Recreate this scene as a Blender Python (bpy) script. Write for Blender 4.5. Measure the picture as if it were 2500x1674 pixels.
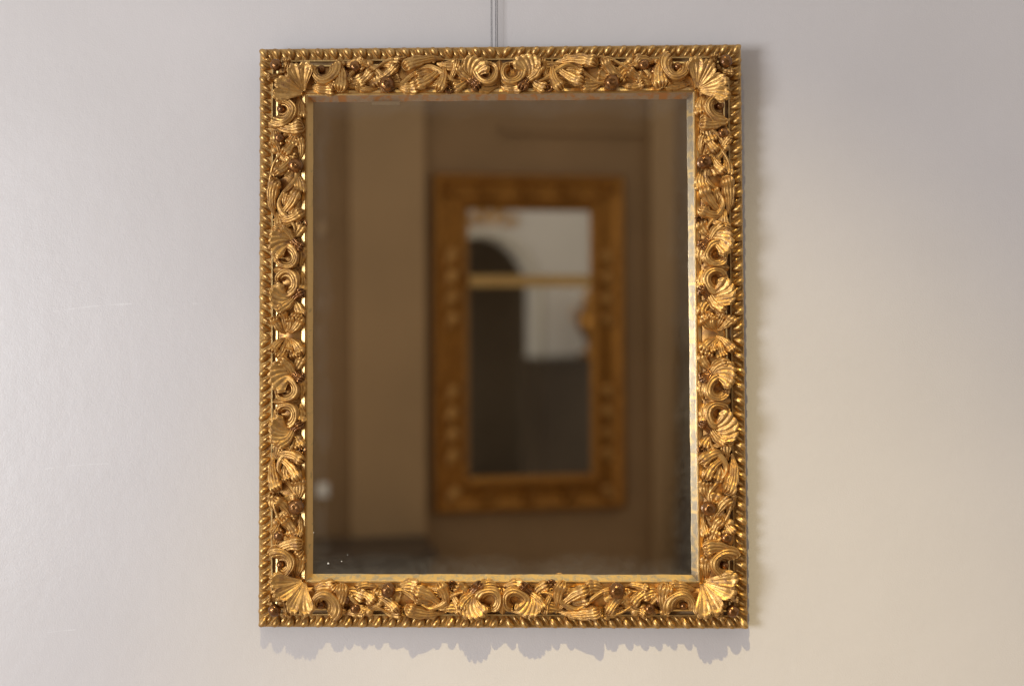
import bpy, math, random
import numpy as np
from mathutils import Matrix, Vector

for o in list(bpy.data.objects):
    bpy.data.objects.remove(o)
SC = bpy.context.scene
COL = SC.collection
rad = math.radians

# ------------------------------------------------------------------ camera, light, exposure
LEAN = rad(1.2)                       # the mirror hangs tilted forward from its wires
BASE = Vector((0, -0.003, 1.10))      # bottom edge of the mirror on the wall
MIRROR = Matrix.Translation(BASE) @ Matrix.Rotation(math.pi / 2 + LEAN, 4, 'X')

cam_data = bpy.data.cameras.new('camera')
cam = bpy.data.objects.new('camera', cam_data)
COL.objects.link(cam)
SC.camera = cam
cam_data.sensor_width = 36
cam_data.lens = 2897 / 2500 * 36
cam_data.shift_x = 173.21 / 2500
cam_data.shift_y = -118.88 / 2500
cam_data.clip_start = 0.05
cam_data.clip_end = 60
cam.matrix_world = Matrix(((0.99962, 0.00408, 0.0272, -0.05),
                           (0.02739, -0.0546, -0.99813, -2.24238),
                           (-0.00259, 0.9985, -0.05469, 1.59321),
                           (0, 0, 0, 1)))
cam_data.dof.use_dof = True
cam_data.dof.focus_distance = 2.205
cam_data.dof.aperture_fstop = 1.05

world = bpy.data.worlds.new('World')
SC.world = world
world.use_nodes = True
bg = world.node_tree.nodes['Background']
bg.inputs[0].default_value = (1.0, 0.955, 0.94, 1)
bg.inputs[1].default_value = 0.64

def look(o, target):
    o.rotation_euler = (Vector(target) - o.location).to_track_quat('-Z', 'Y').to_euler()

sp = bpy.data.lights.new('ceiling_spot', 'SPOT')
sp.energy = 700
sp.color = (1.0, 0.82, 0.40)
sp.spot_size = rad(31)
sp.spot_blend = 1.0
sp.shadow_soft_size = 0.035
spo = bpy.data.objects.new('ceiling_spot', sp)
COL.objects.link(spo)
spo.location = (-0.35, -2.6, 4.95)
look(spo, (0.48, 0, 0.16))

wl = bpy.data.lights.new('window_light', 'AREA')
wl.energy = 278
wl.color = (0.90, 0.94, 1.0)
wl.shape = 'RECTANGLE'
wl.size = 1.7
wl.size_y = 2.0
wlo = bpy.data.objects.new('window_light', wl)
COL.objects.link(wlo)
wlo.location = (-4.5, -4.4, 1.4)
look(wlo, (-0.2, 0, 1.5))

SC.view_settings.view_transform = 'Standard'
SC.view_settings.look = 'None'
SC.view_settings.exposure = 0.0
SC.view_settings.gamma = 1.0
SC.render.engine = 'CYCLES'
SC.cycles.use_denoising = True
SC.cycles.max_bounces = 10
SC.cycles.glossy_bounces = 6
SC.cycles.sample_clamp_indirect = 6

# ------------------------------------------------------------------ materials
class NT:
    def __init__(self, name):
        self.m = bpy.data.materials.new(name)
        self.m.use_nodes = True
        self.t = self.m.node_tree
        self.b = self.t.nodes['Principled BSDF']
    def n(self, kind, **kw):
        nd = self.t.nodes.new('ShaderNode' + kind)
        for k, v in kw.items():
            setattr(nd, k, v)
        return nd
    def l(self, a, b):
        self.t.links.new(a, b)
    def val(self, inp, v):
        if hasattr(v, 'links') or hasattr(v, 'is_linked'):
            self.l(v, inp)
        else:
            inp.default_value = v
    def coord(self, out='Object'):
        return self.n('TexCoord').outputs[out]
    def noise(self, co, scale, detail=4, rough=0.55):
        nd = self.n('TexNoise')
        self.l(co, nd.inputs['Vector'])
        nd.inputs['Scale'].default_value = scale
        nd.inputs['Detail'].default_value = detail
        nd.inputs['Roughness'].default_value = rough
        return nd.outputs['Fac']
    def ramp(self, fac, stops):
        r = self.n('ValToRGB')
        self.l(fac, r.inputs[0])
        e = r.color_ramp.elements
        while len(e) < len(stops):
            e.new(0.5)
        for el, (p, c) in zip(e, stops):
            el.position = p
            el.color = (c, c, c, 1) if isinstance(c, (int, float)) else (*c, 1)
        return r.outputs[0]
    def mix(self, fac, a, b):
        m = self.n('Mix', data_type='RGBA')
        self.val(m.inputs[0], fac)
        for i, v in ((6, a), (7, b)):
            self.val(m.inputs[i], v if hasattr(v, 'is_linked') else (*v, 1))
        return m.outputs[2]
    def math(self, op, a, b=0.0, c=None):
        m = self.n('Math', operation=op)
        self.val(m.inputs[0], a)
        self.val(m.inputs[1], b)
        if c is not None:
            self.val(m.inputs[2], c)
        return m.outputs[0]
    def bump(self, h, strength, dist, prev=None):
        b = self.n('Bump')
        b.inputs['Strength'].default_value = strength
        b.inputs['Distance'].default_value = dist
        self.l(h, b.inputs['Height'])
        if prev is not None:
            self.l(prev, b.inputs['Normal'])
        self.l(b.outputs[0], self.b.inputs['Normal'])
        return b.outputs[0]
    def set(self, **kw):
        for k, v in kw.items():
            inp = self.b.inputs[k.replace('_', ' ')]
            if hasattr(v, 'is_linked'):
                self.l(v, inp)
            elif isinstance(v, tuple):
                inp.default_value = (*v, 1)
            else:
                inp.default_value = v

def gilt(name, ca, cb, bole, r0, r1, wear=(0.60, 0.72), metal=1.0, scale=45):
    k = NT(name)
    co = k.coord()
    rnd = k.n('ObjectInfo').outputs['Random']
    va = k.n('VectorMath', operation='ADD')
    k.l(co, va.inputs[0])
    cx = k.n('CombineXYZ')
    k.l(k.math('MULTIPLY', rnd, 7.3), cx.inputs[0])
    k.l(cx.outputs[0], va.inputs[1])
    v = va.outputs[0]
    big = k.noise(v, scale, 3)
    fine = k.noise(v, scale * 9, 5, 0.65)
    c = k.mix(k.ramp(big, [(0.35, 0.0), (0.65, 1.0)]), ca, cb)
    w = k.ramp(k.math('ADD', k.math('MULTIPLY', k.noise(v, scale * 2.2, 6, 0.7), 0.8), k.math('MULTIPLY', fine, 0.25)),
               [(wear[0], 0.0), (wear[1], 1.0)])
    c = k.mix(w, c, bole)
    k.set(Base_Color=c)
    k.set(Metallic=k.math('SUBTRACT', metal, k.math('MULTIPLY', w, 0.75 * metal)))
    k.set(Roughness=k.math('ADD', k.math('MULTIPLY', fine, r1 - r0), r0 + 0.0))
    k.bump(k.math('ADD', fine, k.math('MULTIPLY', big, 2.0)), 0.35, 0.0012)
    return k.m

GILT = gilt('old_gilding', (0.68, 0.41, 0.142), (0.46, 0.255, 0.077), (0.2, 0.087, 0.033), 0.25, 0.60, (0.52, 0.68), 0.9)
PIERGILT = gilt('brown_gilding', (0.41, 0.2, 0.047), (0.23, 0.10, 0.025), (0.14, 0.055, 0.02), 0.25, 0.55)
ROPE = gilt('rope_gilding', (0.60, 0.37, 0.13), (0.40, 0.225, 0.07), (0.2, 0.082, 0.03), 0.2, 0.52, (0.55, 0.70), 0.88)
GROUND = gilt('ground_gilding', (0.52, 0.285, 0.087), (0.37, 0.19, 0.053), (0.22, 0.09, 0.033), 0.28, 0.6, (0.5, 0.68), 0.8)
FILLET = gilt('burnished_gilding', (0.76, 0.53, 0.23), (0.64, 0.42, 0.16), (0.42, 0.2, 0.07), 0.2, 0.5, (0.64, 0.8))
CHANNEL = gilt('dull_channel_gilding', (0.40, 0.26, 0.12), (0.30, 0.20, 0.115), (0.3, 0.13, 0.05), 0.3, 0.7, (0.58, 0.66), 0.55)
VARNISH = gilt('dark_varnished_gilding', (0.30, 0.14, 0.045), (0.17, 0.075, 0.026), (0.08, 0.032, 0.016), 0.05, 0.3, (0.5, 0.7), 0.85)

def sight_mat(name, axis, grey, gold, cover, period):
    """worn silvery leaf with the gold lap lines of the sheets left on it"""
    k = NT(name)
    co = k.coord()
    sep = k.n('SeparateXYZ')
    k.l(co, sep.inputs[0])
    p = sep.outputs[axis]
    wob = k.noise(co, 60, 4)
    lap = k.math('FRACT', k.math('ADD', k.math('MULTIPLY', p, 1 / period), k.math('MULTIPLY', wob, 0.015)))
    line = k.ramp(lap, [(0.0, 1.0), (0.045, 1.0), (0.06, 0.0), (1.0, 0.0)])
    wear = k.ramp(k.noise(co, 55, 6, 0.75), [(cover - 0.06, 1.0), (cover + 0.06, 0.0)])
    fac = k.math('MAXIMUM', line, wear)
    c = k.mix(fac, k.mix(k.noise(co, 150, 3), grey, tuple(g * 0.7 for g in grey)), gold)
    k.set(Base_Color=c, Metallic=0.8, Roughness=k.math('ADD', k.math('MULTIPLY', wob, 0.3), 0.26))
    k.bump(k.noise(co, 300, 3), 0.25, 0.0006)
    return k.m

SIGHT = {
    'left': sight_mat('sight_leaf_gold', 1, (0.5, 0.36, 0.17), (0.72, 0.48, 0.2), 0.62, 0.11),
    'right': sight_mat('sight_leaf_silver', 1, (0.31, 0.26, 0.20), (0.50, 0.35, 0.16), 0.45, 0.105),
    'top': sight_mat('sight_leaf_rubbed', 0, (0.55, 0.42, 0.31), (0.55, 0.27, 0.11), 0.46, 0.3),
    'bottom': sight_mat('sight_leaf_mixed', 0, (0.52, 0.44, 0.32), (0.70, 0.49, 0.2), 0.52, 0.125),
}

def mirror_mat(name, tint, hw, hh, haze=1.0, rough=0.012):
    k = NT(name)
    co = k.coord()
    sep = k.n('SeparateXYZ')
    k.l(co, sep.inputs[0])
    dx = k.math('SUBTRACT', hw, k.math('ABSOLUTE', sep.outputs[0]))
    dy = k.math('SUBTRACT', hh, k.math('ABSOLUTE', sep.outputs[1]))
    d = k.math('MINIMUM', dx, dy)
    n1 = k.noise(co, 9, 5, 0.6)
    n2 = k.noise(co, 70, 5, 0.7)
    edge = k.ramp(k.math('ADD', k.math('MULTIPLY', d, 14), k.math('MULTIPLY', n1, 0.9)), [(0.30, 1.0), (0.95, 0.0)])
    spots = k.ramp(k.noise(co, 420, 2), [(0.70, 0.0), (0.76, 1.0)])
    film = k.math('MULTIPLY', edge, k.math('ADD', k.math('MULTIPLY', n2, 0.34), 0.02))
    film = k.math('ADD', film, k.math('MULTIPLY', k.math('MULTIPLY', spots, edge), 0.25))
    film = k.math('MULTIPLY', film, haze)
    silver = k.n('BsdfGlossy') if hasattr(bpy.types, 'ShaderNodeBsdfGlossy') else k.n('BsdfAnisotropic')
    silver.inputs['Color'].default_value = (*tint, 1)
    silver.inputs['Roughness'].default_value = rough
    k.set(Base_Color=k.mix(n2, (0.16, 0.15, 0.12), (0.30, 0.28, 0.25)), Roughness=0.35)
    ms = k.n('MixShader')
    k.l(film, ms.inputs[0])
    k.l(silver.outputs[0], ms.inputs[1])
    k.l(k.b.outputs[0], ms.inputs[2])
    k.l(ms.outputs[0], k.t.nodes['Material Output'].inputs[0])
    return k.m

def plaster(name, c1, c2, rough, bump=0.12, scratches=()):
    k = NT(name)
    co = k.coord()
    big = k.noise(co, 1.7, 3)
    med = k.noise(co, 26, 4)
    peel = k.noise(co, 330, 3, 0.6)
    c = k.mix(k.ramp(big, [(0.35, 0.0), (0.65, 1.0)]), c1, c2)
    sep = k.n('SeparateXYZ')
    k.l(co, sep.inputs[0])
    X, Z = sep.outputs[0], sep.outputs[2]
    rel = None
    for (x0, z0, x1, z1, wd, bow) in scratches:
        L = math.hypot(x1 - x0, z1 - z0)
        ux, uz = (x1 - x0) / L, (z1 - z0) / L
        ddx = k.math('SUBTRACT', X, x0)
        ddz = k.math('SUBTRACT', Z, z0)
        al = k.math('ADD', k.math('MULTIPLY', ddx, ux / L), k.math('MULTIPLY', ddz, uz / L))
        pe = k.math('SUBTRACT', k.math('MULTIPLY', ddz, ux), k.math('MULTIPLY', ddx, uz))
        pe = k.math('SUBTRACT', pe, k.math('MULTIPLY', k.math('MULTIPLY', al, k.math('SUBTRACT', 1.0, al)), bow))
        ins = k.math('MULTIPLY', k.math('GREATER_THAN', al, 0), k.math('LESS_THAN', al, 1))
        near = k.math('MULTIPLY', k.math('LESS_THAN', k.math('ABSOLUTE', pe), wd), ins)
        near = k.math('MULTIPLY', near, k.ramp(med, [(0.38, 0.0), (0.6, 0.5)]))
        rel = near if rel is None else k.math('MAXIMUM', rel, near)
    if rel is not None:
        c = k.mix(rel, c, (0.86, 0.84, 0.82))
    k.set(Base_Color=c, Roughness=rough)
    k.b.inputs['Specular IOR Level'].default_value = 0.5
    h = k.math('ADD', k.math('MULTIPLY', peel, 0.5), k.math('MULTIPLY', med, 1.0))
    k.bump(h, bump, 0.004)
    return k.m

WALL = plaster('painted_wall', (0.600, 0.566, 0.553), (0.566, 0.533, 0.518), 0.36, 0.19,
               [(-0.855, 1.685, -0.70, 1.700, 0.0007, 0.012), (-0.862, 1.388, -0.74, 1.398, 0.0006, 0.008),
                (-0.855, 1.082, -0.80, 1.088, 0.0005, 0.004), (-0.585, 1.7005, -0.565, 1.7, 0.0008, 0.0)])
BROWN = plaster('opposite_wall_paint', (0.265, 0.165, 0.08), (0.225, 0.14, 0.066), 0.7, 0.1)
PANEL = plaster('pilaster_paint', (0.355, 0.235, 0.12), (0.32, 0.212, 0.108), 0.6, 0.1)
TRIM = plaster('pale_trim_paint', (0.6, 0.56, 0.5), (0.56, 0.52, 0.46), 0.5, 0.05)
DARK = plaster('dark_stained_wood', (0.075, 0.055, 0.04), (0.055, 0.04, 0.03), 0.4, 0.1)
PLATE = plaster('white_plastic', (0.8, 0.8, 0.78), (0.76, 0.76, 0.75), 0.4, 0.0)
CLOTH = plaster('dark_curtain_cloth', (0.07, 0.04, 0.026), (0.05, 0.03, 0.02), 0.9, 0.2)
PASS = plaster('passage_paint', (0.30, 0.245, 0.19), (0.26, 0.21, 0.16), 0.8, 0.05)
FLOORM = plaster('pale_bounce_floor', (0.58, 0.47, 0.35), (0.5, 0.4, 0.29), 0.45, 0.1)  # unseen floor, coloured pale to bounce light up the opposite wall
kw = NT('steel_wire'); kw.set(Base_Color=(0.04, 0.04, 0.042), Metallic=0.7, Roughness=0.45); WIRE = kw.m
kw = NT('raw_back_wood'); co_ = kw.coord(); kw.set(Base_Color=kw.mix(kw.noise(co_, 40), (0.09, 0.06, 0.03), (0.05, 0.035, 0.02)), Roughness=0.6); BACKW = kw.m

# ------------------------------------------------------------------ helpers
def obj(name, verts, faces, mats, parent=None, smooth=True, idx=None, loc=None, angle=None):
    me = bpy.data.meshes.new(name)
    me.from_pydata([tuple(map(float, v)) for v in verts], [], faces)
    if not isinstance(mats, (list, tuple)):
        mats = [mats]
    for m in mats:
        me.materials.append(m)
    if idx is not None:
        me.polygons.foreach_set('material_index', idx)
    if smooth:
        me.polygons.foreach_set('use_smooth', [True] * len(me.polygons))
        if angle is not None:
            me.set_sharp_from_angle(angle=angle)
    me.update()
    o = bpy.data.objects.new(name, me)
    COL.objects.link(o)
    if parent is not None:
        o.parent = parent
    if loc is not None:
        o.location = loc
    return o

def empty(name, label, cat, mat=None, group=None):
    o = bpy.data.objects.new(name, None)
    COL.objects.link(o)
    o.empty_display_size = 0.1
    if mat is not None:
        o.matrix_world = mat
    o['label'] = label
    o['category'] = cat
    if group:
        o['group'] = group
    return o

def structure(o):
    o['kind'] = 'structure'
    return o

BOXF = [(0, 1, 3, 2), (4, 6, 7, 5), (0, 4, 5, 1), (2, 3, 7, 6), (0, 2, 6, 4), (1, 5, 7, 3)]
def boxv(x0, x1, y0, y1, z0, z1):
    return [(x, y, z) for x in (x0, x1) for y in (y0, y1) for z in (z0, z1)]
def box(name, x0, x1, y0, y1, z0, z1, mat, parent=None):
    return obj(name, boxv(x0, x1, y0, y1, z0, z1), BOXF, mat, parent, smooth=False)

def tube(path, radii, seg=8):
    P = np.array(path, float)
    T = np.gradient(P, axis=0)
    T /= np.linalg.norm(T, axis=1)[:, None] + 1e-9
    up = np.array([0.13, 0.21, 1.0])
    V, F = [], []
    for p, t, r in zip(P, T, radii):
        a = np.cross(t, up); a /= np.linalg.norm(a) + 1e-9
        b = np.cross(t, a)
        for k in range(seg):
            th = 2 * math.pi * k / seg
            V.append(p + r * (math.cos(th) * a + math.sin(th) * b))
    n = len(P)
    for i in range(n - 1):
        for k in range(seg):
            F.append((i * seg + k, i * seg + (k + 1) % seg, (i + 1) * seg + (k + 1) % seg, (i + 1) * seg + k))
    F.append(tuple(range(seg))[::-1])
    F.append(tuple(range((n - 1) * seg, n * seg)))
    return np.array(V), F

# ------------------------------------------------------------------ carved ornament, in "carver's units" (1 unit = 0.76 mm)
U = 0.0007594
W, H = 0.90, 1.0774
SKIRT_H = 22.0
rng = np.random.RandomState(7)
def wobble(V, amp):
    out = V.copy()
    for _ in range(4):
        k = rng.normal(size=3) * 0.075
        out += np.sin(V @ k + rng.uniform(0, 6.28))[:, None] * rng.normal(size=3) * amp * 0.5
    for _ in range(3):
        k = rng.normal(size=3) * 0.28
        out += np.sin(V @ k + rng.uniform(0, 6.28))[:, None] * rng.normal(size=3) * amp * 0.10
    return out
def ss(a, b, x):
    t = np.clip((x - a) / (b - a), 0, 1)
    return t * t * (3 - 2 * t)
def ridge(x, n, p=0.65):
    return np.abs(np.sin(math.pi * n * x)) ** p

def grid_to_mesh(G, skirt=True, under=0.10, amp=1.0, floor=SKIRT_H):
    """grid (nu, nv, 3) plus an undercut skirt running down into the frame"""
    nu, nv, _ = G.shape
    V = wobble(G.reshape(-1, 3), amp)
    F = [(i * nv + j, i * nv + j + 1, (i + 1) * nv + j + 1, (i + 1) * nv + j) for i in range(nu - 1) for j in range(nv - 1)]
    if skirt:
        ring = [i * nv for i in range(nu)] + [(nu - 1) * nv + j for j in range(1, nv)] + \
               [i * nv + nv - 1 for i in range(nu - 2, -1, -1)] + [j for j in range(nv - 2, 0, -1)]
        c = V.mean(0)
        n0 = len(V)
        B = V[ring]
        mid = B + (c - B) * under * 0.25
        mid[:, 2] = B[:, 2] - 3.0
        low = B + (c - B) * under
        low[:, 2] = floor
        V = np.vstack([V, mid, low])
        m = len(ring)
        for k in range(m):
            k2 = (k + 1) % m
            F.append((ring[k2], ring[k], n0 + k, n0 + k2))
            F.append((n0 + k2, n0 + k, n0 + m + k, n0 + m + k2))
    return V, F

def fan(hs, ha, R0, p0, p1, nfl, h0, h1, Rf=None, fl=3.0, lip=2.5, drop=6.0, twist=0.0, amp=0.8):
    nu, nv = nfl * 8 + 1, 18
    R0 = R0 * rng.uniform(0.93, 1.06); fl = fl * rng.uniform(0.8, 1.15); dp = rng.uniform(-7, 7); p0 += dp; p1 += dp + rng.uniform(-6, 6)
    t = np.linspace(0, 1, nu)[:, None]
    q = np.linspace(0.06, 1, nv)[None, :] ** 0.9
    phi = np.radians(p0 + (p1 - p0) * t + twist * q * q)
    f = ridge(t, nfl)
    R = R0 * (Rf(t) if Rf else 1 - 0.25 * (2 * t - 1) ** 4) * (0.955 + 0.06 * f)
    h = h0 + (h1 - h0) * np.sin(q * 1.45) + fl * (f - 0.5) * q ** 0.6 * (1 - 0.25 * q)
    h = h + lip * np.exp(-((q - 0.92) / 0.05) ** 2) - drop * ss(0.93, 1.0, q)
    h = h - 4.5 * ss(0.86, 1, np.abs(2 * t - 1))
    return np.stack([hs + R * q * np.cos(phi), ha - R * q * np.sin(phi), h + 0 * phi], -1)

def swirl(es, ea, ri0, ri1, ro0, ro1, th0, th1, nr, hin, hout, fl=2.6, flare=0.0, amp=0.8):
    """leaf wrapped round an eye; flutes run along the turn"""
    nu, nv = 40, nr * 7 + 1
    th1 = th1 + rng.uniform(-18, 18); ro1 *= rng.uniform(0.92, 1.07); fl *= rng.uniform(0.8, 1.2)
    t = np.linspace(0, 1, nu)[:, None]
    q = np.linspace(0, 1, nv)[None, :]
    th = np.radians(th0 + (th1 - th0) * t)
    ri = ri0 + (ri1 - ri0) * t
    ro = ro0 + (ro1 - ro0) * t + flare * ss(0.7, 1, t)
    f = ridge(q, nr)
    r = ri + (ro - ri) * q
    r = r * (1 + 0.05 * np.sin(t * 16) * q)
    h = hin + (hout - hin) * np.sin(q * math.pi * 0.75) + fl * (f - 0.5)
    h = h - 9 * ss(0.88, 1, q) - 7 * ss(0.9, 1, t) - 5 * (1 - ss(0, 0.1, t)) - 4 * (1 - ss(0, 0.12, q))
    h = h + 4 * np.sin(t * math.pi)
    return np.stack([es + r * np.cos(th), ea - r * np.sin(th), h + 0 * th], -1)

def leaf(p0, p1, bend, width, h0, h1, nfl=3, lobes=4, fl=3.2, arch=8.0, tip=6.0, ser=0.10):
    nu, nv = 34, nfl * 8 + 1
    t = np.linspace(0, 1, nu)[:, None]
    q = np.linspace(-1, 1, nv)[None, :]
    p0 = np.array(p0, float); p1 = np.array(p1, float)
    d = p1 - p0
    L = np.linalg.norm(d)
    nrm = np.array([-d[1], d[0]]) / L
    c = (p0 + p1) / 2 + nrm * bend
    P = (1 - t) ** 2 * p0 + 2 * t * (1 - t) * c + t * t * p1
    D = 2 * (1 - t) * (c - p0) + 2 * t * (p1 - c)
    D = D / np.linalg.norm(D, axis=1)[:, None]
    N = np.stack([-D[:, 1], D[:, 0]], 1)
    w = width * 0.5 * (0.16 + 1.42 * t ** 1.1 * (1 - t) ** 0.34)
    lob = np.abs(np.sin(math.pi * lobes * t ** 0.9)) ** 0.6
    w = w * (1 + ser * 2 * (lob - 0.7) * ss(0.1, 0.3, t))
    w = np.maximum(w, 0.6)
    f = ridge((q + 1) / 2, nfl, 0.6)
    ext = 1 + 0.0 * t
    aq = np.abs(q)
    h = h0 + (h1 - h0) * t ** 0.8 + arch * (1 - q * q) * (0.35 + 0.65 * np.sin(t * math.pi)) + fl * (f - 0.5) * ss(0.0, 0.3, t)
    h = h + 1.2 * (lob - 0.5) * aq * ss(0.15, 0.4, t)
    h = h + tip * np.exp(-((t - 0.84) / 0.10) ** 2) - 9 * ss(0.9, 1, t) - 5.0 * ss(0.8, 1, aq)
    e = (f - 0.6) * 5.0 * ss(0.6, 1, t)
    return np.stack([P[:, :1] + N[:, :1] * w * q + D[:, :1] * e, P[:, 1:] + N[:, 1:] * w * q + D[:, 1:] * e, h], -1)

def blob(s, a, rs, ra, h0, h1, rough=5.0):
    nu, nv = 22, 22
    x = np.linspace(-1, 1, nu)[:, None] * np.ones((1, nv))
    y = np.linspace(-1, 1, nv)[None, :] * np.ones((nu, 1))
    # square to disc
    X = x * np.sqrt(1 - y * y / 2); Y = y * np.sqrt(1 - x * x / 2)
    r2 = X * X + Y * Y
    pts = rng.uniform(-1, 1, size=(16, 2))
    d = np.sqrt((X[..., None] - pts[:, 0]) ** 2 + (Y[..., None] - pts[:, 1]) ** 2)
    ds = np.sort(d, -1)
    cell = np.clip((ds[..., 1] - ds[..., 0]) * 4, 0, 1)
    tilt = rng.uniform(-1, 1, 16)[np.argmin(d, -1)]
    h = h0 + (h1 - h0) * (1 - r2) ** 0.5 * 0.8 + rough * cell ** 0.6 + rough * 0.6 * tilt
    h = h - 6 * ss(0.8, 1, np.sqrt(r2))
    return np.stack([s + rs * X, a + ra * Y, h], -1)

def ball(s, a, r, h, squash=0.9, seg=16, rings=10, dent=0.0):
    V, F = [], []
    for i in range(rings + 1):
        th = math.pi * i / rings
        for k in range(seg):
            ph = 2 * math.pi * k / seg
            rr = r * (1 - dent * math.exp(-(th / 0.35) ** 2)) * (1 + 0.03 * math.sin(5 * ph) * math.sin(th))
            V.append((s + rr * math.sin(th) * math.cos(ph), a + rr * math.sin(th) * math.sin(ph), h + rr * squash * math.cos(th)))
    for i in range(rings):
        for k in range(seg):
            k2 = (k + 1) % seg
            F.append((i * seg + k, (i + 1) * seg + k, (i + 1) * seg + k2, i * seg + k2))
    return wobble(np.array(V), 0.35), F

def husk(s, a0, a1, wd, h0, h1):
    nu, nv = 18, 15
    t = np.linspace(0, 1, nu)[:, None]
    q = np.linspace(-1, 1, nv)[None, :]
    w = wd * np.sin(math.pi * (0.08 + 0.88 * t)) ** 0.8 * (1.15 - 0.35 * t)
    h = h0 + (h1 - h0) * (1 - q * q) * np.sin(math.pi * (0.1 + 0.8 * t)) + 2.5 * np.exp(-(q / 0.16) ** 2)
    return np.stack([s + w * q, a0 + (a1 - a0) * t + 0 * q, h], -1)

def curl(s, a, r, h, turns=1.2, dirn=1, th0=0.0):
    n = 22
    t = np.linspace(0, 1, n)
    rr = r * (1 - 0.8 * t)
    th = th0 + dirn * t * turns * 2 * math.pi
    P = np.stack([s + rr * np.cos(th), a + rr * np.sin(th), h + 5 * t], 1)
    return tube(P, 0.38 * r * (1 - 0.45 * t), 8)

def stem(pts, r0, r1):
    P = np.array(pts, float)
    t = np.linspace(0, 1, len(P)); tt = np.linspace(0, 1, 16)
    Q = np.stack([np.interp(tt, t, P[:, k]) for k in range(3)], 1)
    for _ in range(3):
        Q[1:-1] = (Q[:-2] + 2 * Q[1:-1] + Q[2:]) / 4
    return tube(Q, np.linspace(r0, r1, 16), 8)

# list of carvings: (name, material, verts, faces) in (s, a, h)
def end_run(k, off, tail=True):
    """carvings from the corner to the fan leaf; positions along s squeezed by k"""
    out = []
    S = lambda s: off + k * s
    def g(name, G, mat=GILT, **kw):
        out.append((name, mat, *grid_to_mesh(G, **kw)))
    def m(name, VF, mat=GILT):
        out.append((name, mat, *VF))
    # low leaves lying on the ground of the moulding
    for i, (s0, a0, s1, a1, bd) in enumerate([(196, 84, 262, 74, 12), (262, 52, 300, 92, -14), (300, 46, 352, 42, -10), (338, 94, 392, 96, 8),
                                              (414, 92, 470, 88, -10), (440, 40, 500, 48, 8), (126, 92, 190, 96, 8), (208, 36, 262, 40, 6),
                                              (440, 66, 388, 74, 10), (284, 72, 330, 62, 8), (186, 58, 226, 92, -8)]):
        g('low_leaf', leaf((S(s0), a0), (S(s1), a1), bd, 44, 36, 44, 4, 3, fl=2.6, arch=5, tip=4))
    # scroll leaf next to the corner shell
    es, ea = S(158) + (6 if k < 1 else 0), 56
    g('scroll_leaf', swirl(es, ea, 7, 11, 26, 52, 150, 400, 4, 34, 60, fl=4.0))
    g('acanthus_leaf', leaf((es + 30, ea - 26), (es + 46, ea + 52), -16, 44, 40, 58, 4, 3))
    m('berry', ball(es - 2, ea - 3, 10, 40), VARNISH)
    g('acanthus_leaf', leaf((es - 22, ea + 22), (es + 36, ea + 46), -16, 30, 36, 48, 3, 3))
    # berries and flat leaves
    b = S(240)
    m('berry', ball(b, 49, 13.5, 46, dent=0.15), VARNISH)
    m('berry', ball(b + 33, 40, 10, 43))
    m('berry', ball(b - 24, 66, 11, 44), VARNISH)
    m('berry', ball(b - 32, 40, 7, 42))
    g('acanthus_leaf', leaf((b - 20, 90), (b + 44, 58), 14, 32, 32, 50, 3, 3))
    g('acanthus_leaf', leaf((b + 58, 52), (b + 8, 32), -9, 24, 32, 46, 3, 3))
    g('acanthus_leaf', leaf((b + 60, 96), (b - 4, 92), -14, 26, 30, 42, 3, 4))
    # flower bud with its collar
    f = S(320)
    g('petal_collar', fan(f, 84, 33, -14, 194, 5, 44, 44, fl=5, lip=1.5, drop=5), amp=1.2)
    m('flower_bud', ball(f - 2, 92, 19, 50, 1.0, dent=0.22), VARNISH)
    g('acanthus_leaf', leaf((f - 48, 84), (f + 22, 38), 22, 30, 34, 54, 3, 4))
    m('stem', stem([(f - 66, 92, 32), (f - 44, 60, 44), (f - 8, 36, 47), (f + 44, 28, 38)], 4.2, 2.4))
    g('pebbled_boss', blob(S(360), 68, 18, 22, 31, 44, 4.5))
    # long acanthus spray
    p = (S(458), 34)
    g('acanthus_leaf', leaf(p, (S(358), 52), 20, 40, 32, 60, 4, 4, tip=8))
    g('acanthus_leaf', leaf(p, (S(384), 100), -20, 36, 32, 56, 3, 4))
    g('acanthus_leaf', leaf(p, (S(440), 112), -20, 34, 32, 58, 3, 3))
    m('tendril', curl(S(424), 30, 10, 40, 1.1, -1, 1.0))
    m('berry', ball(S(370), 46, 8, 58))
    # pebbled boss and little curl
    g('pebbled_boss', blob(S(470), 62, 19, 30, 31, 45, 6))
    m('tendril', curl(S(470), 104, 10, 40, 1.1, 1, 0.5), VARNISH)
    g('acanthus_leaf', leaf((S(458), 98), (S(490), 32), 14, 24, 34, 52, 3, 3))
    return out

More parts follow.
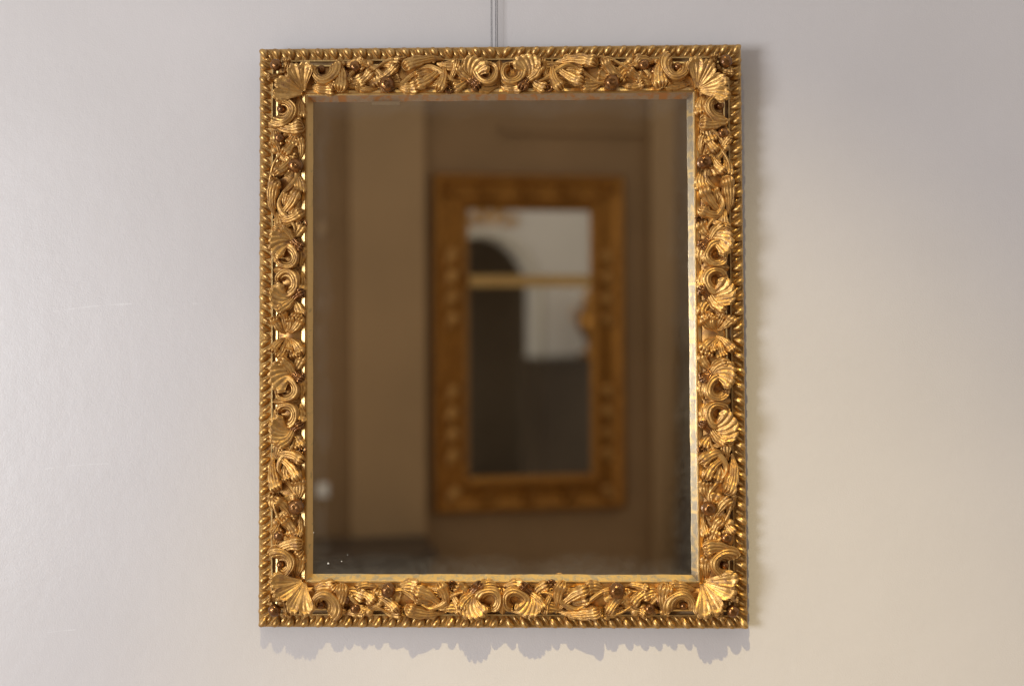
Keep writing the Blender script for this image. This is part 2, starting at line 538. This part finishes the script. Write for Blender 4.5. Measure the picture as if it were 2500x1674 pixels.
def centre_motif(c, sgn):
    """one half of the paired fan and scroll beside a husk; c = husk position, sgn = -1 towards the corner"""
    out = []
    S = lambda d: c + sgn * d
    def g(name, G, mat=GILT, **kw):
        out.append((name, mat, *grid_to_mesh(G, **kw)))
    def ang(x):
        return x if sgn < 0 else 180 - x
    g('fan_leaf', fan(S(70), 96, 70, ang(60), ang(142), 6, 40, 68, fl=5.0, twist=(-22 if sgn < 0 else 22)), amp=1.2)
    g('acanthus_leaf', leaf((S(50), 88), (S(102), 46), sgn * 20, 34, 40, 58, 3, 4))
    g('acanthus_leaf', leaf((S(98), 70), (S(50), 110), sgn * 14, 30, 36, 52, 3, 3), VARNISH)
    es, ea = S(29), 66
    for dd, a0, a1 in ((6, 100, 96), (20, 38, 36), (70, 70, 104)):
        g('low_leaf', leaf((S(dd), a0), (S(dd + 46), a1), sgn * 10, 36, 36, 43, 3, 3, fl=2.6, arch=5, tip=4))
    g('scroll_leaf', swirl(es, ea, 6, 10, 27, 41, ang(80), ang(-200), 3, 38, 58, fl=4.0))
    g('pebbled_boss', blob(es, ea, 11, 11, 38, 49, 3.5))
    out.append(('tendril', VARNISH, *curl(S(60), 103, 9, 46, 1.1, sgn, 0.3)))
    return out

def vine(k, off):
    """fluted stem winding along the band from the corner scroll to the fan leaf"""
    n, nv = 90, 15
    t = np.linspace(0, 1, n)[:, None]
    q = np.linspace(-1, 1, nv)[None, :]
    ph = rng.uniform(-0.4, 0.4)
    s_ = off + k * (150 + 350 * t)
    a_ = 68 + 27 * np.sin(t * 2 * math.pi * 2.3 + ph) * (1 - 0.3 * t)
    ds = np.gradient(s_[:, 0]); da = np.gradient(a_[:, 0]); l = np.hypot(ds, da)
    ns, na = (-da / l)[:, None], (ds / l)[:, None]
    w = 8.5 * (0.55 + 0.45 * np.abs(np.sin(t * 13 + ph))) * (1 - 0.5 * ss(0.9, 1, t))
    h = 38 + 8 * np.sin(t * 9 + ph) * 0.4 + 9 * np.sqrt(np.clip(1 - q * q, 0, 1)) + 2.4 * (ridge((q + 1) / 2, 3, 0.6) - 0.5)
    return [('vine_stem', GILT, *grid_to_mesh(np.stack([s_ + ns * w * q, a_ + na * w * q, h], -1), under=0.0, amp=0.8))]

def husk_piece(c):
    return [('husk', GILT, *grid_to_mesh(husk(c, 34, 96, 14, 34, 52), under=0.1))]

def corner_piece():
    out = []
    def Rf(t):
        notch = np.exp(-((t - 0.5) / 0.13) ** 2)
        return 0.84 + 0.19 * np.abs(np.sin(math.pi * 4 * t)) ** 0.5 - 0.16 * notch - 0.12 * np.abs(2 * t - 1) ** 5
    out.append(('shell', GILT, *grid_to_mesh(fan(113, 113, 80, 62, 208, int(rng.choice([13, 14, 16, 17])), 42, 72, Rf, fl=3.4, lip=4, drop=9), under=0.18)))
    out.append(('berry', VARNISH, *ball(44, 44, 15.5, 52, dent=0.1)))
    out.append(('acanthus_leaf', GILT, *grid_to_mesh(leaf((62, 60), (72, 26), 8, 26, 40, 52, 3, 3))))
    out.append(('acanthus_leaf', GILT, *grid_to_mesh(leaf((60, 62), (26, 72), -8, 26, 40, 52, 3, 3))))
    return out

# ------------------------------------------------------------------ the wall and the place
def arch_wall():
    """the wall with an arched doorway to the right of the mirror"""
    cx, hw, zs, rise = 1.565, 0.50, 1.80, 0.53
    X0, X1, Z1, TH = -4.2, 4.6, 3.5, 0.22
    n = 20
    arc = [(cx + hw * math.cos(math.pi * i / n), zs + rise * math.sin(math.pi * i / n)) for i in range(n + 1)]  # right -> left
    V, F = [], []
    def q(pts):
        b = len(V)
        V.extend([(x, 0.0, z) for x, z in pts])
        F.append(tuple(range(b, b + len(pts))))
    L, R = cx - hw, cx + hw
    q([(X0, 0), (L, 0), (L, zs), (L, Z1), (X0, Z1)])
    q([(R, 0), (X1, 0), (X1, Z1), (R, Z1), (R, zs)])
    for i in range(n):
        (xa, za), (xb, zb) = arc[i], arc[i + 1]
        q([(xa, za), (xa, Z1), (xb, Z1), (xb, zb)])
    prof = [(R, 0.0)] + arc + [(L, 0.0)]
    for (xa, za), (xb, zb) in zip(prof[:-1], prof[1:]):
        b = len(V)
        V.extend([(xa, 0, za), (xb, 0, zb), (xb, TH, zb), (xa, TH, za)])
        F.append((b, b + 1, b + 2, b + 3))
    wall = structure(obj('wall', V, F, WALL, smooth=False))
    # architrave round the opening
    V, F = [], []
    for x, z in prof:
        dx, dz = (x - cx), max(0.0, z - zs)
        if z <= zs:
            nx, nz = (1 if x > cx else -1), 0
        else:
            l = math.hypot(dx / hw ** 2, dz / rise ** 2); nx, nz = dx / hw ** 2 / l, dz / rise ** 2 / l
        for off, y in ((0.004, 0.0), (0.004, -0.03), (0.03, -0.035), (0.05, -0.02), (0.05, 0.0)):
            V.append((x + nx * off, y, z + nz * off))
    for i in range(len(prof) - 1):
        for k in range(4):
            F.append((i * 5 + k, i * 5 + k + 1, (i + 1) * 5 + k + 1, (i + 1) * 5 + k))
    obj('architrave', V, F, TRIM, wall, angle=rad(30))
    # dark passage behind the doorway
    V = boxv(L - 0.5, R + 0.5, TH, 1.3, 0.0, 2.9)
    structure(obj('passage', V, [f for f in BOXF if f != (0, 4, 5, 1)] + [], PASS, smooth=False))
    return wall
arch_wall()
structure(obj('floor', [(-4.2, 0.0, 0), (4.6, 0.0, 0), (4.6, -5.4, 0), (-4.2, -5.4, 0)], [(0, 3, 2, 1)], FLOORM, smooth=False))

# ------------------------------------------------------------------ the mirror
mirror = empty('wall_mirror', 'large carved gilt framed mirror hanging on the pale wall', 'mirror', MIRROR)

PROFILE = [(0, 0), (0, 25), (3, 28), (28, 28), (30, 32), (33.5, 32), (34.5, 22), (41, 22), (42, 31), (46, 32.5), (47.5, 29),
           (58, 36), (72, 41), (90, 40), (105, 33), (106, 37), (113.5, 39), (114.5, 36), (115.5, 36), (116.5, 38.5), (119, 38), (120, 34),
           (120, 6), (10, 0)]
PMAT = [4, 3, 3, 0, 1, 2, 2, 2, 1, 1, 0, 0, 0, 0, 0, 1, 1, 1, 1, 1, 1, 4, 4, 4]
SIDES = ('top', 'bottom', 'left', 'right')
def side_map(side):
    """(s, a) measured from the side's first end and from the outer edge -> local u, v"""
    if side == 'top':
        return lambda s, a: (-W / 2 + s * U, H - a * U)
    if side == 'bottom':
        return lambda s, a: (-W / 2 + s * U, a * U)
    if side == 'left':
        return lambda s, a: (-W / 2 + a * U, H - s * U)
    return lambda s, a: (W / 2 - a * U, H - s * U)
LEN = {'top': W / U, 'bottom': W / U, 'left': H / U, 'right': H / U}
rails = {}
for side in SIDES:
    mp = side_map(side)
    L = LEN[side]
    n = len(PROFILE)
    NS = 24
    V, F, I = [], [], []
    for j in range(NS + 1):
        for (a, h) in PROFILE:
            far = a - 5.0 * (side in ('left', 'right')) * (a > 100)
            s = a + (L - a - far) * j / NS
            wob = 0.35 * math.sin(j * 1.7 + a * 0.05) + 0.25 * math.sin(j * 0.6 + 2)
            aa = a - 5.0 * (side == 'bottom') * (a > 100)
            u, v = mp(s, aa + (wob if 2 < a < 119 else 0))
            V.append((u, v, h * U))
    flip = side in ('bottom', 'left')
    for j in range(NS):
        for k in range(n):
            k2 = (k + 1) % n
            f = (j * n + k, j * n + k2, (j + 1) * n + k2, (j + 1) * n + k)
            F.append(f if not flip else f[::-1])
            I.append(PMAT[k])
    rails[side] = obj('frame_rail', V, F, [GROUND, FILLET, CHANNEL, ROPE, BACKW], mirror, idx=I, angle=rad(25))
    # sight edge sloping down to the glass
    V, F = [], []
    SP = [(118.5, 36.2), (120.5, 35.5), (122, 31), (130, 17.5), (131, 14.0), (129.5, 10), (121, 10)]
    for j in range(NS + 1):
        for (a, h) in SP:
            far = a - 5.0 * (side in ('left', 'right'))
            s = a + (L - a - far) * j / NS
            wob = 0.5 * math.sin(j * 2.3 + 1) + 0.4 * math.sin(j * 0.9)
            aa = a - 5.0 * (side == 'bottom')
            u, v = mp(s, aa + (wob if 0 < j < NS and a > 129.8 else 0))
            V.append((u, v, h * U))
    m = len(SP)
    for j in range(NS):
        for k in range(m - 1):
            f = (j * m + k, j * m + k + 1, (j + 1) * m + k + 1, (j + 1) * m + k)
            F.append(f if not flip else f[::-1])
    obj('sight_edge', V, F, SIGHT[side], mirror, angle=rad(25))

# glass (origin at its centre)
gx, gy = W / 2 - 123 * U, H / 2 - 123 * U
GLASS = mirror_mat('old_mirror_glass', (0.76, 0.70, 0.585), gx - 0.006, gy - 0.006)
obj('mirror_glass', boxv(-gx, gx, -gy, gy, -0.003, 0), BOXF, GLASS, mirror, smooth=False, loc=(0, H / 2, 14.0 * U))
obj('back_board', boxv(-gx - 0.05, gx + 0.05, -gy - 0.05, gy + 0.05, -0.003, 0), BOXF, BACKW, mirror, smooth=False, loc=(0, H / 2, 4 * U))

# flake of old tape and dust specks on the glass
def glass_mark(name, u0, v0, w, h, mat, ang=0.0):
    pts = []
    nn = 14
    for i in range(nn):
        t = 2 * math.pi * i / nn
        r = 1 + 0.18 * math.sin(3 * t + u0 * 90) + 0.12 * math.sin(5 * t + v0 * 70)
        x = w * r * math.copysign(abs(math.cos(t)) ** 0.5, math.cos(t)); y = h * r * math.copysign(abs(math.sin(t)) ** 0.5, math.sin(t))
        pts.append((x * math.cos(ang) - y * math.sin(ang), x * math.sin(ang) + y * math.cos(ang)))
    V = [(x, y, 0.0) for x, y in pts] + [(x * 0.9, y * 0.9, 0.0005) for x, y in pts]
    F = [(i, (i + 1) % nn, nn + (i + 1) % nn, nn + i) for i in range(nn)] + [tuple(range(nn, 2 * nn))]
    return obj(name, V, F, mat, mirror, loc=(u0, v0, 14.0 * U + 0.0002))
kt = NT('old_paper_tape'); kt.set(Base_Color=(0.20, 0.135, 0.07), Roughness=0.9); TAPE = kt.m
obj('paper_tape', boxv(-0.027, 0.026, -0.0055, 0.006, 0.0, 0.0006), BOXF, TAPE, mirror, smooth=False, loc=(-0.213, H - 0.1005, 14.0 * U + 0.0002))
for (u, v, r) in [(-0.322, 0.115, 0.0016), (-0.297, 0.119, 0.0009), (-0.286, 0.131, 0.0006), (-0.350, 0.172, 0.0014)]:
    glass_mark('paint_speck', u, v, r, r * 0.9, PLATE)

# carvings and rope lobes, half a rail at a time
def place(pieces, side, end):
    """end 0: s runs from the first corner, end 1: mirrored from the other corner"""
    mp = side_map(side)
    L = LEN[side]
    for name, mat, V, F in pieces:
        V = np.asarray(V, float).copy()
        V[:, 1] += 3.0
        V[:, 2] = SKIRT_H + (V[:, 2] - SKIRT_H) * 1.10
        if name not in ('shell', 'husk', 'scroll_leaf', 'vine_stem'):
            c0 = V[:, :2].mean(0)
            th = rng.uniform(-0.12, 0.12)
            sc = rng.uniform(0.95, 1.07)
            d = (V[:, :2] - c0) * sc
            V[:, :2] = c0 + np.stack([d[:, 0] * math.cos(th) - d[:, 1] * math.sin(th), d[:, 0] * math.sin(th) + d[:, 1] * math.cos(th)], 1) + rng.uniform(-2, 2, 2)
        s = V[:, 0] if end == 0 else L - V[:, 0]
        u, v = mp(s, V[:, 1])
        P = np.stack([u, v, V[:, 2] * U], 1)
        c = P.mean(0); c[2] = 24 * U
        P = P - c
        # orientation: most upward faces should look outwards
        A = P[[f[0] for f in F]]; B = P[[f[1] for f in F]]; C = P[[f[2] for f in F]]
        nz = np.cross(B - A, C - A)[:, 2]
        hgt = (A + B + C)[:, 2]
        if np.sum(nz * (hgt > np.median(hgt))) < 0:
            F = [f[::-1] for f in F]
        obj(name, P, F, mat, rails[side], loc=c)

for side in ('top', 'bottom'):
    L = LEN[side]
    c = L / 2
    for end in (0, 1):
        place(end_run(1.0, 0), side, end)
        place(vine(1.0, 0), side, end)
        place(centre_motif(c, -1), side, end)
    place(husk_piece(c), side, 0)
    for end in (0, 1):
        place(corner_piece(), side, end)
for side in ('left', 'right'):
    L = LEN[side]
    for end in (0, 1):
        place(end_run(0.905, 6), side, end)
        place(vine(0.905, 6), side, end)
        c = 548
        place(centre_motif(c, -1), side, end)
        place(centre_motif(c, 1), side, end)
        place(husk_piece(c), side, end)
    place([('pebbled_boss', GILT, *grid_to_mesh(blob(L / 2, 66, 20, 30, 30, 42, 5.5))),
           *[('acanthus_leaf', GILT, *grid_to_mesh(leaf((L / 2 + sg * 6, 68), (L / 2 + sg * 44, aa), sg * bb, 32, 36, 52, 3, 3)))
             for sg in (-1, 1) for aa, bb in ((104, 10), (34, -10), (72, 12))],
           *[('low_leaf', GILT, *grid_to_mesh(leaf((L / 2 + sg * 4, 60), (L / 2 + sg * 58, aa), sg * 14, 40, 36, 46, 4, 3))) for sg in (-1, 1) for aa in (50, 92)]], side, 0)

def lobe_mesh(bulb, slant):
    """one twist of the rope: pear shaped lobe lying across the moulding"""
    V, F = [], []
    rings, seg = 11, 10
    for i in range(rings + 1):
        t = i / rings
        x = (-16.5 + 31.0 * t) if bulb else (-11.5 + 27.5 * t)    # across: outer edge -> inner edge
        r = math.sin(math.pi * t ** (0.72 if bulb else 1.0)) ** 0.6 if 0 < i < rings else 0.02
        if bulb:
            r *= 11.6 - 2.6 * t; hh = 1.2
        else:
            r *= 6.4; hh = 1.0
        for k in range(seg):
            th = 2 * math.pi * k / seg
            V.append((slant * (t - 0.5) * (11 if bulb else 15) + r * math.cos(th), x + 15.5, 27 + hh * r * math.sin(th) + 2.5 * math.sin(math.pi * t) - (0 if bulb else 2.5)))
    for i in range(rings):
        for k in range(seg):
            k2 = (k + 1) % seg
            F.append((i * seg + k, i * seg + k2, (i + 1) * seg + k2, (i + 1) * seg + k))
    return np.array(V), F

for side in SIDES:
    mp = side_map(side)
    L = LEN[side]
    npair = int(round(L / 36.0))
    nl = 2 * npair
    step = (L - 16) / nl
    for end in (0, 1):
        meshes = {}
        for bulb in (True, False):
            V, F = lobe_mesh(bulb, 1.0)
            s = V[:, 0] if end == 0 else -V[:, 0]
            u, v = mp(s, V[:, 1]); u0, v0 = mp(0, 0)
            P = np.stack([u - u0, v - v0, V[:, 2] * U], 1)
            A, B, C = (P[[f[i] for f in F]] for i in range(3))
            ctr = P.mean(0)
            if np.sum(np.cross(B - A, C - A) * (A - ctr)) < 0:
                F = [f[::-1] for f in F]
            o = obj('rope_lobe', P, F, ROPE, rails[side])
            meshes[bulb] = o
        half = nl // 2
        used = {True: False, False: False}
        for i in range(half + (1 if end == 0 else 0)):
            if i == 0 and side in ('left', 'right'):
                continue
            s = 8 + step * i + (4 if i == 0 else 0)
            bulb = (i % 2 == 0)
            s = s if end == 0 else L - s
            u, v = mp(s, 0)
            if not used[bulb]:
                o = meshes[bulb]; used[bulb] = True
            else:
                o = meshes[bulb].copy(); COL.objects.link(o); o.parent = rails[side]
            o.location = (u + random.Random(i * 7 + len(side)).uniform(-0.0006, 0.0006), v, random.Random(i + 3).uniform(-0.0007, 0.0005))

# hanging wires
def wire(x0, x1, r, y):
    ztop, zbot = 3.3, BASE.z + H * math.cos(LEAN) - 0.03
    n = 24
    pts = []
    for i in range(n + 1):
        t = i / n
        pts.append((x0 + (x1 - x0) * t + 0.0003 * math.sin(t * 9), -y - 0.006 * t, zbot + (ztop - zbot) * t))
    V, F = tube(pts, [r] * (n + 1), 6)
    o = obj('hanging_wire', V - np.array(pts[0]), F, WIRE, loc=pts[0])
    o['label'] = 'thin dark steel wire running up the wall from the mirror top'
    o['category'] = 'wire'
    o['group'] = 'hanging wires of the mirror'
for x0, x1, r, y in [(-0.0145, -0.0152, 0.0003, 0.010), (-0.0126, -0.0130, 0.00065, 0.012), (-0.0058, -0.0066, 0.0005, 0.012), (-0.0028, -0.0036, 0.00065, 0.014)]:
    wire(x0, x1, r, y)

# ------------------------------------------------------------------ what the mirror reflects: the canted wall opposite
BETA = rad(10.5)
OPP = Matrix.Translation((0, -4.0, 0)) @ Matrix.Rotation(-BETA, 4, 'Z')      # local x along wall, +y into the room
def opp(o):
    o.matrix_world = OPP
    return o
ow = structure(opp(obj('opposite_wall', [(-1.75, 0, 0), (4.4, 0, 0), (4.4, 0, 3.5), (-1.75, 0, 3.5)], [(0, 3, 2, 1)], BROWN, smooth=False)))
pv = boxv(-0.694, -0.314, 0, 0.07, 0.0, 3.5)
box('pilaster', -0.694, -0.314, 0.0, 0.06, 0.0, 3.5, PANEL, ow)
box('pilaster', 0.905, 1.035, 0.0, 0.05, 0.0, 3.5, PANEL, ow)
box('picture_rail', 0.10, 0.905, 0.0, 0.025, 2.61, 2.645, BROWN, ow)
# low dark chest under the pilaster
ch = empty('low_chest', 'low dark wooden chest with moulded top against the opposite wall', 'chest', OPP @ Matrix.Translation((-0.85, 0.28, 0)))
box('carcass', -0.50, 0.50, -0.19, 0.19, 0.06, 0.50, DARK, ch)
box('chest_top', -0.53, 0.53, -0.215, 0.215, 0.502, 0.535, DARK, ch)
box('plinth', -0.52, 0.52, -0.2, 0.2, 0.0, 0.058, DARK, ch)
for x in (-0.25, 0.25):
    box('panel', x - 0.2, x + 0.2, 0.192, 0.205, 0.12, 0.46, DARK, ch)
for z, lab in ((0.77, 'small white socket plate low on the opposite wall'), (2.1, 'small beige switch plate high on the opposite wall')):
    e = empty('wall_plate', lab, 'plate', OPP @ Matrix.Translation((-0.835, 0, z)))
    pm = PLATE if z < 1 else PANEL
    box('plate', -0.03, 0.03, 0.0, 0.012, -0.036, 0.036, pm, e)
    box('rocker', -0.018, 0.018, 0.0125, 0.018, -0.02, 0.02, pm, e)
# dark curtain
n = 40
V, F = [], []
for i in range(n + 1):
    t = i / n
    for k, z in enumerate(np.linspace(0.03, 3.1, 14)):
        x0 = 1.36 - 0.42 * (1 - z / 3.1) ** 0.9
        x = x0 + (1.75 - x0) * t
        y = 0.16 + 0.035 * math.sin(t * 34 + z * 0.6)
        V.append((x, y, z))
m = 14
F = [(i * m + k, i * m + k + 1, (i + 1) * m + k + 1, (i + 1) * m + k) for i in range(n) for k in range(m - 1)]
cu_ = opp(obj('curtain', V, F, CLOTH))
md = cu_.modifiers.new('thickness', 'SOLIDIFY'); md.thickness = 0.006
cu_['label'] = 'dark brown gathered curtain hanging by the opposite wall'
cu_['category'] = 'curtain'

# tall two-part gilt pier mirror on the opposite wall
pier = empty('pier_mirror', 'tall two part gilt framed pier mirror on the opposite wall', 'mirror', OPP @ Matrix.Translation((0.2425, 0.02, 0.64)))
PW, PH = 0.508, 1.745
def pier_rail(pts, prof, closed=True):
    V, F = [], []
    n = len(prof)
    cs = [(-1, 0), (1, 0), (1, 1), (-1, 1)]
    for sx, sz in cs:
        for a, h in prof:
            V.append((sx * (PW - a), h, (a if sz == 0 else PH - a)))
    for c in range(4):
        c2 = (c + 1) % 4
        for k in range(n - 1):
            F.append((c * n + k, c * n + k + 1, c2 * n + k + 1, c2 * n + k))
    return V, F
V, F = pier_rail(None, [(0, -0.02), (0, 0.03), (0.012, 0.045), (0.03, 0.05), (0.045, 0.04), (0.06, 0.028), (0.12, 0.03), (0.135, 0.045), (0.155, 0.045), (0.17, 0.03), (0.186, 0.01)])
obj('pier_frame', V, F, PIERGILT, pier, angle=rad(30))
PIERGLASS = mirror_mat('pier_mirror_glass', (0.90, 0.90, 0.84), 0.315, 0.69, 0.6, 0.02)
zb = 1.165
for z0, z1 in ((0.175, zb), (zb + 0.055, PH - 0.185)):
    obj('mirror_pane', boxv(-0.33, 0.33, -0.004, 0.0, -(z1 - z0) / 2, (z1 - z0) / 2), BOXF, PIERGLASS, pier, smooth=False, loc=(0, 0.014, (z0 + z1) / 2))
V = []
obj('cross_rail', boxv(-0.325, 0.325, 0.0, 0.035, zb - 0.002, zb + 0.058), BOXF, FILLET, pier, smooth=False)
# carved leaves along the pier frame
PU = 0.0012
def pier_leaf(x, z, ang, mat=None):
    G = leaf((0, -40), (0, 40), 12, 60, 10, 22, 4, 3, arch=14)
    V, F = grid_to_mesh(G, floor=0.0, amp=1.0)
    ca, sa = math.cos(ang), math.sin(ang)
    P = np.stack([(V[:, 0] * ca - V[:, 1] * sa) * PU, V[:, 2] * PU, (V[:, 0] * sa + V[:, 1] * ca) * PU], 1)
    obj('carved_leaf', P, F, mat or PIERGILT, pier, loc=(x, 0.026, z))
for z in np.concatenate([np.arange(0.28, 0.62, 0.11), np.arange(0.98, 1.32, 0.11)]):
    for s in (-1, 1):
        pier_leaf(s * (PW - 0.088), z, s * 0.6, GILT)
for s in (-1, 1):
    pier_leaf(s * (PW - 0.09), 0.09, s * 0.78, GILT)
    pier_leaf(s * (PW - 0.09), PH - 0.09, -s * 0.78)
for x in (-0.22, 0.0, 0.22):
    pier_leaf(x, 0.088, 1.57)
    pier_leaf(x, PH - 0.088, 1.57)

# dark cabinet and gilt urn beside the arched doorway, gilt crest over it: seen twice reflected
cab = empty('tall_cabinet', 'dark wooden cabinet standing beside the arched doorway', 'cabinet', Matrix.Translation((2.47, -0.24, 0)))
box('carcass', -0.55, 0.55, -0.2, 0.2, 0.08, 1.22, DARK, cab)
box('cabinet_top', -0.58, 0.58, -0.225, 0.225, 1.222, 1.262, DARK, cab)
box('plinth', -0.56, 0.56, -0.21, 0.21, 0.0, 0.078, DARK, cab)
for s in (-1, 1):
    d = box('door', s * 0.275 - 0.255, s * 0.275 + 0.255, -0.222, -0.202, 0.12, 1.18, DARK, cab)
    V, F = ball(0, 0, 0.014, 0, 1.0, 10, 6)
    obj('knob', V * 1.0, F, FILLET, d, loc=(s * 0.05, -0.236, 0.68))
def lathe(prof, seg=24):
    V = [(r * math.cos(2 * math.pi * k / seg), r * math.sin(2 * math.pi * k / seg), z) for r, z in prof for k in range(seg)]
    F = [(i * seg + k, i * seg + (k + 1) % seg, (i + 1) * seg + (k + 1) % seg, (i + 1) * seg + k) for i in range(len(prof) - 1) for k in range(seg)]
    return V, F
urn = empty('gilt_urn', 'tall gilt urn standing on the dark cabinet', 'urn', Matrix.Translation((2.50, -0.22, 1.263)))
V, F = lathe([(0.0, 0), (0.11, 0), (0.11, 0.03), (0.05, 0.06), (0.035, 0.12), (0.07, 0.16), (0.125, 0.28), (0.13, 0.36), (0.09, 0.44), (0.06, 0.48), (0.085, 0.52), (0.0, 0.52)])
obj('body', V, F, PIERGILT, urn)
V, F = lathe([(0.0, 0.521), (0.088, 0.521), (0.06, 0.56), (0.02, 0.60), (0.03, 0.64), (0.014, 0.69), (0.0, 0.71)])
obj('lid', V, F, GILT, urn)
for s in (-1, 1):
    P = [(s * (0.12 + 0.06 * math.sin(t * math.pi)), 0, 0.28 + 0.18 * t) for t in np.linspace(0, 1, 12)]
    V, F = tube(P, [0.011] * 12, 8)
    obj('handle', V, F, GILT, urn)
crest = empty('overdoor_crest', 'gilt carved crest above the arched doorway', 'ornament', Matrix.Translation((1.62, 0.0, 2.47)))
for k, (x, z, ang) in enumerate([(-0.16, -0.01, 1.2), (-0.05, 0.03, 0.5), (0.07, 0.03, -0.5), (0.18, -0.02, -1.25)]):
    G = leaf((0, -70), (0, 70), 18, 90, 10, 26, 4, 3, arch=16)
    Vv, F = grid_to_mesh(G, floor=-2.0)
    ca, sa = math.cos(ang), math.sin(ang)
    P = np.stack([(Vv[:, 0] * ca - Vv[:, 1] * sa) * PU, -Vv[:, 2] * PU, (Vv[:, 0] * sa + Vv[:, 1] * ca) * PU], 1)
    obj('carved_leaf', P, F, GILT, crest, loc=(x, 0, z))
